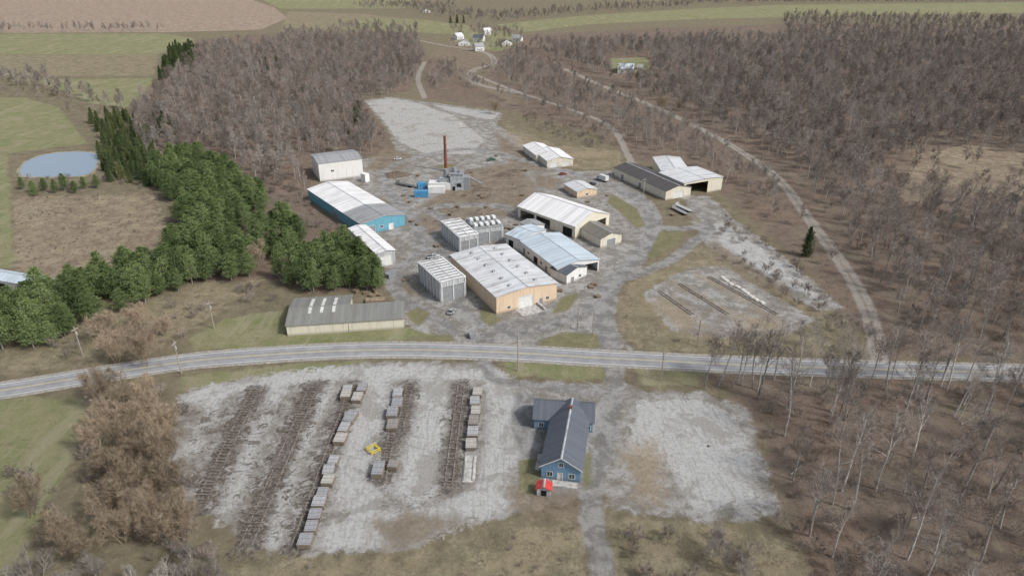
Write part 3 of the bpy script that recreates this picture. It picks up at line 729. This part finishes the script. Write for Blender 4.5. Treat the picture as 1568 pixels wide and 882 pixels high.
# vehicles
tyre = plain('tyre_rubber', (0.02,0.02,0.02))
def wheels(m, xs_, yw, r=.4, mi=2):
    for x in xs_:
        for s in (-1, 1): m.tube((x,s*yw-.13*s,r),(x,s*yw+.13*s,r),r,r,12,mi,True)
def profile(m, pts, w, mi):
    n = len(pts); k = len(m.v)
    for s in (-1, 1): m.v += [(x, s*w, z) for x, z in pts]
    for i in range(n):
        j = (i+1) % n; m.f.append((k+i,k+j,k+n+j,k+n+i)); m.m.append(mi)
    m.f.append(tuple(k+i for i in reversed(range(n)))); m.m.append(mi); m.f.append(tuple(k+n+i for i in range(n))); m.m.append(mi)
def vehicle(kind, u, v_, rz, colr):
    e = empty(kind, site(u, v_), rz); m = MB(); pm = plain('vehicle_paint', colr, rough=.35, var=.04, spec=.5)
    if kind == 'pickup_truck':
        profile(m, [(-2.8,.5),(2.7,.5),(2.8,.95),(1.4,1.15),(-2.8,1.15)], .98, 0); profile(m, [(-.7,1.16),(1.3,1.16),(.7,1.8),(-.55,1.85)], .85, 0)
        profile(m, [(-.6,1.25),(1.12,1.25),(.66,1.7),(-.5,1.72)], .865, 1); m.box(-2.7,-.8,-.85,.85,1.152,1.17,1); wheels(m, (-1.8,1.8), .9)
    elif kind == 'box_truck':
        m.box(-4,1.6,-1.25,1.25,1,3.6,0); profile(m, [(1.75,.6),(3.9,.6),(3.95,1.5),(3.3,1.6),(2.9,2.6),(1.75,2.7)], 1.1, 0); profile(m, [(2.1,1.65),(3.2,1.65),(2.88,2.4),(2.1,2.45)], 1.115, 1); m.box(-4,3,-.5,.5,.6,.98,2); wheels(m,(-2.6,2.9),1.05,.5)
    elif kind == 'flatbed_trailer':
        m.box(-6,5,-1.2,1.2,1.0,1.25,0); m.box(-5.5,6.5,-.4,-.2,.75,.99,2); m.box(-5.5,6.5,.2,.4,.75,.99,2); wheels(m,(-4.6,-3.4),1.05,.5); m.box(4.8,5,-1.2,1.2,1.26,2.4,0)
    else:
        profile(m, [(-2.2,.4),(2.2,.4),(2.25,.8),(1.3,.98),(-2.15,1.0)], .9, 0); profile(m, [(-1.7,1.0),(1.15,1.0),(.5,1.5),(-1.1,1.5)], .75, 1); m.box(-1.05,.45,-.7,.7,1.502,1.53,0); wheels(m,(-1.4,1.4),.83,.34)
    m.obj('body', [pm, M_['glass'], tyre], e)
vehicle('box_truck', 922,277,2.2,(.6,.6,.6)); vehicle('pickup_truck',906,284,.6,(.05,.05,.06)); vehicle('parked_car',609,245,.2,(.6,.6,.62)); vehicle('flatbed_trailer',1040,325,2.0,(.25,.25,.26))
vehicle('pickup_truck',752,246,.4,(.04,.12,.08)); vehicle('flatbed_trailer',620,285,2.6,(.1,.1,.1)); vehicle('parked_car',692,479,1.2,(.35,.36,.38))
vehicle('flatbed_trailer',1046,321,2.05,(.4,.4,.4)); vehicle('pickup_truck',664,395,.3,(.5,.5,.5)); vehicle('parked_car',862,268,.5,(.25,.05,.04))
# utility poles & wires
pw = plain('pole_wood', (0.34,0.30,0.26), var=.25)
def pole(u, v_, H, rz):
    c = site(u, v_); e = empty('utility_pole', c, rz); m = MB(); m.tube((0,0,0),(0,0,H),.2,.13,8,0,True); m.box(-1.3,1.3,-.1,.1,H-1.2,H-1.0)
    for x in (-1.15,-.5,.5,1.15): m.tube((x,0,H-1),(x,0,H-.75),.06,.05,6,1,True)
    m.tube((.32,0,H-3.2),(.32,0,H-2.1),.24,.24,8,1,True)
    m.obj('pole', [pw, M_['steel']], e); return c+Vector((0,0,H-.75)), rz
pl = [pole(-60,600,12,1.2), pole(127,545,11,1.3), pole(278,572,12,1.5), pole(793,568,14.5,1.57), pole(1012,583,11,1.6), pole(1440,590,12,1.6)]
pole(328,503,11,.5); pole(1068,530,10,1.6); pole(884,505,9,.3); pole(908,512,9,.3); pole(666,410,9,.4); pole(985,300,10,.4)
wmat = plain('wire', (0.10,0.10,0.10)); wl = MB()
for (a, ra), (b2, rb_) in zip(pl[:-1], pl[1:]):
    for off in (-1.1, 1.1):
        o0 = Vector((math.cos(ra)*off, math.sin(ra)*off, 0)); o1 = Vector((math.cos(rb_)*off, math.sin(rb_)*off, 0)); pv = None
        for i in range(13):
            t = i/12; p = (a+o0).lerp(b2+o1, t); p.z -= 4*1.6*t*(1-t)
            if pv is not None: wl.tube(pv, p, .012, .012, 3)
            pv = p
wl.obj('power_line', wmat)

# ------------------------------------------------------------------ trees
def treemat(name, c, rnd=.25, rough=.95):
    m, nt, b = newmat(name, rough, .1)
    oi = nt.nodes.new('ShaderNodeObjectInfo').outputs['Random']
    f = noise(nt, coords(nt), .9, 3, .7)
    k = M(nt, 'ADD', smooth(nt, f, .36, .64, 1-.3, 1+.3), M(nt, 'MULTIPLY', M(nt, 'SUBTRACT', oi, .5), rnd*2))
    nt.links.new(mix(nt, 1.0, c, k, 'MULTIPLY'), b.inputs['Base Color']); return m
bk1 = treemat('bark_grey', (0.36,0.34,0.315), .35); tw1 = treemat('twigs_grey_brown', (0.265,0.24,0.218), .35)
tw2 = treemat('twigs_red_brown', (0.27,0.225,0.195), .35); tw3 = treemat('twigs_golden_brown', (0.32,0.255,0.185), .3); bkw = treemat('bark_pale', (0.50,0.47,0.43), .35)
def rvec(rg): 
    while True:
        v = Vector((rg.uniform(-1,1), rg.uniform(-1,1), rg.uniform(-1,1)))
        if .05 < v.length < 1: return v.normalized()
def bare_tree(seed, H, cs=.4, spread=.3, mats=None, L1=13, L2=6, L3=6, L4=4, tw=.045, up=.25, stems=1, tr=.011):
    rg = random.Random(seed); m = MB()
    def twig(p, d, L, w):
        s = d.cross(rvec(rg)).normalized()*w; m.v += [tuple(p-s), tuple(p+s), tuple(p+d*L)]; k = len(m.v); m.f.append((k-3,k-2,k-1)); m.m.append(1)
    def grow(p, d, L, r, lev):
        ns = (7, 4, 3, 2)[lev]; pts = [p.copy()]; dirs = [d.copy()]; rr = [r]
        for i in range(ns):
            d = (d+rvec(rg)*(.10 if lev == 0 else .24)+Vector((0,0,up*.35))).normalized(); r2 = r*(1-.72*(i+1)/ns) if lev else r*(1-.8*(i+1)/ns)
            q = p+d*(L/ns)
            if lev < 3: m.tube(p, q, rr[-1], r2, (6,4,3,3)[lev], 0 if lev < 2 else 1)
            p = q; pts.append(p.copy()); dirs.append(d.copy()); rr.append(r2)
        if lev == 3: twig(pts[0], dirs[0], L*.95, tw)
        nch = (L1, L2, L3, L4)[lev]; t0 = cs if lev == 0 else .2
        for c in range(nch):
            t = t0+(1-t0)*(c+rg.random())/nch; t = min(t, .999); i = min(int(t*ns), ns-1); f = t*ns-i
            q = pts[i].lerp(pts[i+1], f); dd = dirs[i+1]; side_ = dd.cross(rvec(rg)).normalized(); k = .9 if lev == 0 else .8
            nd = (dd*(.75)+side_*k+Vector((0,0,up))).normalized()
            if lev == 0: grow(q, nd, H*spread*(1.15-.7*(t-cs)/(1-cs))*rg.uniform(.75,1.15), max(rr[i]*.45,.05), 1)
            elif lev == 1: grow(q, nd, L*rg.uniform(.38,.6), max(rr[i]*.5,.035), 2)
            elif lev == 2: grow(q, nd, L*rg.uniform(.45,.7), .025, 3)
            else: twig(q, nd, L*rg.uniform(.6,1.1), tw*.8)
    for s in range(stems):
        if stems == 1: grow(Vector((0,0,-.2)), Vector((rg.uniform(-.06,.06),rg.uniform(-.06,.06),1)).normalized(), H*.82, H*tr, 0)
        else:
            a = 2*math.pi*s/stems+rg.random(); grow(Vector((math.cos(a)*.5,math.sin(a)*.5,-.2)), Vector((math.cos(a)*.4,math.sin(a)*.4,1)).normalized(), H*rg.uniform(.6,.9), H*tr*.7, 0)
    return m.mesh('bare_tree_mesh', mats)
TALL = [bare_tree(i, 20+2*(i % 3), .42, .22, [bk1, tw1 if i % 2 else tw2], L1=12, L2=5, L3=5, L4=3, tw=.05) for i in range(5)]
PALE = [bare_tree(20+i, 23, .42, .22, [bkw if i % 2 else bk1, tw1 if i % 2 else tw2], L1=12, L2=5, L3=5, L4=3, tw=.032, tr=.013) for i in range(4)]
FARM_ = [bare_tree(40+i, 18, .25, .27, [bk1, tw2 if i % 2 else tw1], L1=12, L2=5, L3=4, L4=3, tw=.11) for i in range(4)]
GOLD = [bare_tree(60+i, 13, .10, .36, [tw3, tw3], L1=10, L2=7, L3=6, L4=5, tw=.028, up=.35, stems=3, tr=.012) for i in range(3)]
SHRUB = [bare_tree(80+i, 5, .1, .4, [tw1, tw2], L1=6, L2=5, L3=4, L4=3, tw=.025, up=.4, stems=3, tr=.01) for i in range(2)]
# conifers
def needle_mat(name, c, c2_):
    m, nt, b = newmat(name, .8, .15)
    oi = nt.nodes.new('ShaderNodeObjectInfo').outputs['Random']; f = noise(nt, coords(nt), .55, 3, .6)
    cc = ramp(nt, M(nt, 'ADD', M(nt, 'MULTIPLY', f, .7), M(nt, 'MULTIPLY', oi, .3)), [(.3, c), (.72, c2_)])
    nt.links.new(cc, b.inputs['Base Color']); return m
ndl = needle_mat('pine_needles', (0.075,0.115,0.042), (0.215,0.275,0.11)); spr = needle_mat('spruce_needles', (0.05,0.08,0.034), (0.14,0.17,0.07)); yel = needle_mat('arborvitae_needles', (0.10,0.125,0.045), (0.22,0.235,0.10))
def conifer(seed, H, R, mats, cs=.15, whorls=13, per=7, shape='round', nn=70, sz=.42):
    rg = random.Random(seed); m = MB(); m.tube((0,0,-.2),(0,0,H*.95),H*.016,.03,6,0)
    for w in range(whorls):
        t = (w+.5)/whorls; z = H*(cs+(1-cs)*t)
        rad = R*((min(1,(1-t)*1.2)**.48)*(.75+.25*min(1,t*4)) if shape == 'round' else (1-t)**.8+.06)
        k = max(3, int(per*(.5+rad/R*.6)))
        for i in range(k):
            a = 2*math.pi*(i+rg.random()*.7)/k; L = rad*rg.uniform(.5,1.25); d = Vector((math.cos(a), math.sin(a), .22 if shape == 'round' else -.15))
            o = Vector((0,0,z+rg.uniform(-.3,.3))); m.tube(o, o+d*L, .07, .02, 3, 0)
            for c in range(3):
                cpos = o+d*(L*(.38+.31*c)); cr = L*.2+.38
                for q in range(nn//3):
                    v_ = rvec(rg); p = cpos+Vector((v_.x*cr, v_.y*cr, v_.z*cr*.5))*rg.uniform(.35,1)
                    dd = (v_+Vector((0,0,.6))).normalized(); s = dd.cross(rvec(rg)).normalized()*sz*.28
                    m.v += [tuple(p-s), tuple(p+s), tuple(p+dd*sz*rg.uniform(.8,1.5))]; kk = len(m.v); m.f.append((kk-3,kk-2,kk-1)); m.m.append(1)
    return m.mesh('conifer_mesh', mats)
PINE = [conifer(i, 12, 3.8+.3*(i % 3), [bk1, ndl], cs=.16, whorls=12) for i in range(4)]
SPR = [conifer(10+i, 13, 2.8, [bk1, spr], cs=.04, whorls=15, shape='cone') for i in range(3)]
YEL = [conifer(14+i, 10, 2.3, [bk1, yel], cs=.04, whorls=13, per=5, shape='cone') for i in range(2)]

def inpoly(x, y, poly):
    c = False; n = len(poly)
    for i in range(n):
        ax, ay = poly[i]; bx, by = poly[(i+1) % n]
        if (ay > y) != (by > y) and x < (bx-ax)*(y-ay)/(by-ay)+ax: c = not c
    return c
roads_c = [catmull(S2(p), 6) for k in ('asphalt','track') for p, w in LINES[k]]
RC_ = np.array([(p.x, p.y) for l in roads_c for p in l]+[(p.x, p.y) for p in ROADC])
def blocked(x, y, rad=5.5):
    d = (RC_[:,0]-x)**2+(RC_[:,1]-y)**2
    if d.min() < rad*rad: return True
    for loc, rz, W_, D_ in FOOT:
        dx, dy = x-loc.x, y-loc.y; lx = dx*math.cos(rz)+dy*math.sin(rz); ly = -dx*math.sin(rz)+dy*math.cos(rz)
        if -3 < lx < W_+3 and -3 < ly < D_+3: return True
    return False
EXC = [S2([(932,88),(1000,88),(998,124),(935,124)]), S2([(695,76),(760,84),(765,104),(735,112),(800,138),(800,158),(730,132),(705,115),(690,95)])]
def scatter(polypx, sp, drop=0.0, sp_far=None, y0=450, y1=1600, clump=False):
    poly = S2(polypx); xs_ = [p[0] for p in poly]; ys_ = [p[1] for p in poly]; out = []
    y = min(ys_)
    while y < max(ys_):
        s = sp if sp_far is None else sp+(sp_far-sp)*min(1, max(0, (y-y0)/(y1-y0)))
        x = max(min(xs_), -.85*y-60); xe = min(max(xs_), .85*y+60)
        while x < xe:
            px = x+random.uniform(-.6,.6)*s; py = y+random.uniform(-.6,.6)*s; x += s
            if random.random() < drop or not inpoly(px, py, poly): continue
            if clump and math.sin(px*.09+1)*math.sin(py*.07)+.4*math.sin(px*.21+py*.17) < -.15: continue
            if any(inpoly(px, py, e_) for e_ in EXC) or blocked(px, py): continue
            out.append((px, py))
        y += s
    return out
def mass(name, childname, pts, meshes, s0=.8, s1=1.2):
    top = empty(name)
    groups = [[] for _ in meshes]
    for p in pts: groups[random.randrange(len(meshes))].append(p)
    for g, me_ in zip(groups, meshes):
        if not g: continue
        v = []; f = []
        for x, y in g:
            s = random.uniform(s0, s1)/2*math.sqrt(2); a = random.uniform(0, 6.28); k = len(v)
            for i in range(4): v.append((x+s*math.cos(a+i*math.pi/2), y+s*math.sin(a+i*math.pi/2), 0))
            f.append((k,k+1,k+2,k+3))
        em = mesh_obj('scatter_points', v, f, gm, top); em.instance_type = 'FACES'; em.use_instance_faces_scale = True; em.instance_faces_scale = 1
        em.show_instancer_for_render = False; em.show_instancer_for_viewport = False
        ch = bpy.data.objects.new(childname, me_); COL.objects.link(ch); ch.parent = em
    return len(pts)
def single(name, pts, meshes, s0=.8, s1=1.2, lean=0):
    for x, y in pts:
        o = bpy.data.objects.new(name, random.choice(meshes)); COL.objects.link(o); s = random.uniform(s0, s1)
        o.location = (x, y, 0); o.scale = (s*random.uniform(.9,1.1), s*random.uniform(.9,1.1), s*random.uniform(.9,1.15)); o.rotation_euler = (random.uniform(-lean,lean), random.uniform(-lean,lean), random.uniform(0,6.28))
RF1 = [(800,74),(880,72),(1000,68),(1240,62),(1500,66),(2100,80),(2100,240),(1560,240),(1440,222),(1380,245),(1330,275),(1240,290),(1190,250),(1120,205),(1010,155),(890,105)]
RF2 = [(1235,290),(1330,285),(1380,305),(1440,325),(1568,330),(2100,330),(2100,552),(1385,545),(1365,480),(1320,400),(1280,345)]
RF2b = [(1380,245),(1560,240),(2100,240),(2100,330),(1440,325),(1370,300)]
RF3 = [(660,140),(700,128),(790,158),(880,188),(950,235),(1010,238),(1115,285),(1220,370),(1300,460),(1320,520),(1330,500),(1250,375),(1180,280),(1090,222),(990,170),(870,115),(790,75),(760,110),(700,100),(655,110)]
RF4 = [(1095,583),(1568,595),(2100,610),(2100,1150),(1270,1150),(1235,870),(1215,770),(1180,680),(1130,610)]
LF1 = [(205,170),(250,140),(300,82),(430,66),(640,64),(650,95),(625,140),(550,158),(590,228),(540,244),(470,236),(462,262),(470,300),(410,285),(330,232),(215,235)]
n = 0
n += mass('forest', 'bare_tree', scatter(RF1, 7.5, .05, 13), FARM_+TALL[:2], .6, 1.1)
n += mass('forest', 'bare_tree', scatter(LF1, 7.2, .05, 11), FARM_+TALL[:1], .5, 1.0)
n += mass('forest', 'bare_tree', scatter(RF2, 7.3, .2), TALL, .6, 1.15)
n += mass('forest', 'bare_tree', scatter(RF2b, 11, .45, clump=True), FARM_, .4, .9)
n += mass('forest', 'bare_tree', scatter(RF3, 7.5, .15, 9, clump=False), FARM_+TALL, .35, .85)
single('bare_tree', scatter(RF4, 8.0, .25), PALE+TALL[:2], .6, 1.15, .10)
single('bare_tree', [tuple(site(u, 585+random.uniform(-5,12))[:2]) for u in (1078,1100,1130,1152,1185,1215,1240,1262,1290,1330,1365,1400,1440,1480,1520,1560)], PALE+TALL, .8,1.1,.08)
single('bare_tree', [tuple(site(u, v_)[:2]) for u, v_ in [(1245,535),(1265,520),(1285,540),(1225,545),(1150,540),(1165,520),(1305,525),(1320,545)]], TALL, .5,.75)
# far tree lines
for pl_ in ([(430,52),(640,52),(640,66),(430,68)],[(560,6),(700,10),(700,18),(540,14)],[(640,14),(760,24),(900,14),(1060,6),(1060,13),(900,22),(770,36),(640,26)],[(1060,-2),(2000,-14),(2000,2),(1060,8)],[(1200,26),(1900,36),(1900,72),(1200,60)],[(-300,48),(250,46),(250,50),(-300,53)],[(0,117),(60,118),(120,140),(200,165),(190,172),(110,155),(0,125)],[(520,40),(640,46),(640,52),(520,48)]):
    n += mass('distant_tree_line', 'bare_tree', scatter(pl_, 10, .15, 15), FARM_, .5, 1.0)
n += mass('distant_tree_line', 'bare_tree', scatter([(690,46),(800,46),(805,84),(760,82),(690,76)], 16, .45), FARM_, .5, .8)
n += mass('distant_tree_line', 'bare_tree', scatter([(-2500,-50),(4000,-50),(4000,-38),(-2500,-38)], 30, .2), FARM_, .8, 1.2)
# pines
PP = [[(240,258),(300,243),(345,262),(402,300),(408,325),(360,372),(390,395),(390,425),(300,445),(240,458),(130,500),(70,540),(-60,548),(-60,488),(120,442),(245,405),(282,370),(275,320),(232,285)],
      [(390,360),(455,340),(470,375),(450,400),(395,400)],[(450,410),(525,375),(592,412),(592,446),(500,452),(445,447),(425,425)]]
pn = []
for q in PP: pn += scatter(q, 5.3, .05)
single('pine_tree', pn, PINE, .65, 1.15)
single('pine_tree', [tuple(site(u, v_)[:2]) for u, v_ in [(35,290),(52,295),(70,292),(86,296),(100,292),(116,296),(130,290),(150,288),(55,300),(500,395),(515,390),(420,350),(430,400)]], PINE, .5, .8)
single('spruce_tree', scatter([(138,185),(200,180),(262,190),(275,205),(235,222),(215,262),(180,290),(150,255),(150,215)], 6.5, .25), SPR+YEL, .5, 1.0)
single('spruce_tree', scatter([(215,240),(240,245),(235,290),(200,292),(190,270)], 6, .2), YEL+SPR, .6, .95)
single('spruce_tree', scatter([(243,118),(268,84),(305,78),(308,92),(285,112),(250,128)], 8, .05), SPR, .9, 1.3)
single('spruce_tree', [tuple(site(u, v_)[:2]) for u, v_ in [(545,188),(553,192),(550,180),(400,110),(425,105),(410,112),(690,36),(700,36),(710,36),(518,218),(535,215),(335,195),(350,190),(1234,392)]], SPR, .7, 1.1)
# scrub & golden trees
single('brown_tree', [tuple(site(u, v_)[:2]) for u, v_ in [(190,528),(235,535),(160,520),(215,505),(255,515),(180,555),(225,560),(232,815),(195,775),(160,735),(215,715),(262,760),(175,670),(225,655),(150,690),(280,830),(235,765),(200,640),(250,690),(165,800),(205,690),(255,725),(190,735),(220,790),(245,830),(190,830),(170,620),(225,615),(50,790),(100,840),(130,860)]], GOLD, .7, 1.2)
single('brown_tree', [tuple(site(u, v_)[:2]) for u, v_ in [(1040,170),(1012,168),(1050,200),(760,175),(420,385),(395,410)]], GOLD, .7, 1.1)
single('pale_shrub_tree', [tuple(site(u, v_)[:2]) for u, v_ in [(60,890),(110,900),(150,880),(200,900),(260,895),(290,885),(330,900),(20,905),(1110,870),(1140,890),(1090,850),(1280,880)]], [bare_tree(90, 9, .15, .34, [bkw,tw1], L1=8, L2=6, L3=5, L4=4, tw=.02, stems=3)], .7, 1.1)
sh = scatter([(290,455),(400,432),(440,450),(430,470),(340,480),(250,540),(140,545),(0,570),(0,545),(130,505)], 6, .4)
sh += scatter([(20,270),(40,300),(235,292),(150,270),(60,275)], 6, .5)+scatter([(0,120),(60,130),(140,165),(200,170),(210,235),(150,230),(130,195),(90,160),(0,148)], 9, .4)
sh += scatter([(1100,320),(1200,390),(1300,480),(1330,540),(1250,500),(1150,400),(1100,360)], 5, .4)+scatter([(930,800),(1230,800),(1250,1000),(940,1000)], 6, .45)
sh += scatter([(1120,375),(1260,480),(1240,490),(1100,395)], 6, .5)+scatter([(1160,610),(1240,640),(1280,850),(1230,860),(1205,760)], 5, .4)+scatter(RF4, 6.5, .45)+scatter(RF2, 8, .4)
sh += scatter([(280,610),(300,780),(360,850),(300,870),(240,820),(260,700)], 4.5, .35)+scatter([(400,262),(470,300),(540,345),(590,400),(520,372),(460,345),(410,300)], 6, .2)
sh += scatter([(10,720),(90,740),(80,800),(20,800)], 4, .3)+scatter([(800,165),(900,200),(950,225),(900,228),(800,190)], 6, .3)+scatter([(120,590),(270,590),(290,860),(110,860),(130,700)], 6, .3)
mass('scrub', 'shrub', sh, SHRUB, .4, 1.1)
wd = []
for q in ([(400,855),(760,815),(900,795),(905,1000),(300,1000)],[(940,480),(1000,500),(1275,540),(985,535)],[(1200,440),(1290,490),(1275,540),(1200,510)],[(670,300),(700,262),(790,250),(822,285),(790,330),(660,335)],[(20,302),(235,296),(262,372),(200,400),(110,430),(20,415)],[(1088,372),(1100,372),(1215,450),(1205,462),(1095,392)],[(640,335),(720,330),(650,360)]):
    wd += scatter(q, 4.2, .5, clump=True)
mass('weeds', 'weed_clump', wd, SHRUB, .12, .38)
# fallen logs on the forest floor
logs = MB()
for x, y in scatter(RF4, 12, .6)[:110]:
    a = random.uniform(0, 3.14); L = random.uniform(3, 9)
    logs.tube((x,y,.2),(x+math.cos(a)*L,y+math.sin(a)*L,.25+random.uniform(0,.6)),.15,.05,5)
logs.obj('fallen_logs', bk1)

# ------------------------------------------------------------------ light
SE, SR = 44, 118
w = bpy.data.worlds.new('World'); scene.world = w; w.use_nodes = True; nt = w.node_tree
bg = nt.nodes['Background']; sky = nt.nodes.new('ShaderNodeTexSky'); sky.sky_type = 'NISHITA'; sky.sun_disc = False
sky.sun_elevation = math.radians(SE); sky.sun_rotation = math.radians(SR); sky.dust_density = 3; sky.air_density = 1
hs = nt.nodes.new('ShaderNodeHueSaturation'); hs.inputs['Saturation'].default_value = .5
nt.links.new(sky.outputs[0], hs.inputs['Color']); nt.links.new(hs.outputs[0], bg.inputs[0]); bg.inputs[1].default_value = .145
sd = bpy.data.lights.new('sun', 'SUN'); sd.energy = 2.8; sd.angle = math.radians(7); sd.color = (1,.98,.945)
so = bpy.data.objects.new('sun', sd); COL.objects.link(so)
dirv = Vector((math.sin(math.radians(SR))*math.cos(math.radians(SE)), math.cos(math.radians(SR))*math.cos(math.radians(SE)), math.sin(math.radians(SE))))
so.rotation_euler = dirv.to_track_quat('Z', 'Y').to_euler()
cd = bpy.data.cameras.new('camera'); cam = bpy.data.objects.new('camera', cd); COL.objects.link(cam)
cam.location = (0,0,CAMH); cam.rotation_euler = (math.pi/2-PITCH, 0, 0); cd.sensor_width = 36; cd.lens = 36*FPX/1568; cd.clip_end = 30000; cd.clip_start = 1
scene.camera = cam
scene.view_settings.view_transform = 'Standard'; scene.view_settings.look = 'None'; scene.view_settings.exposure = 0
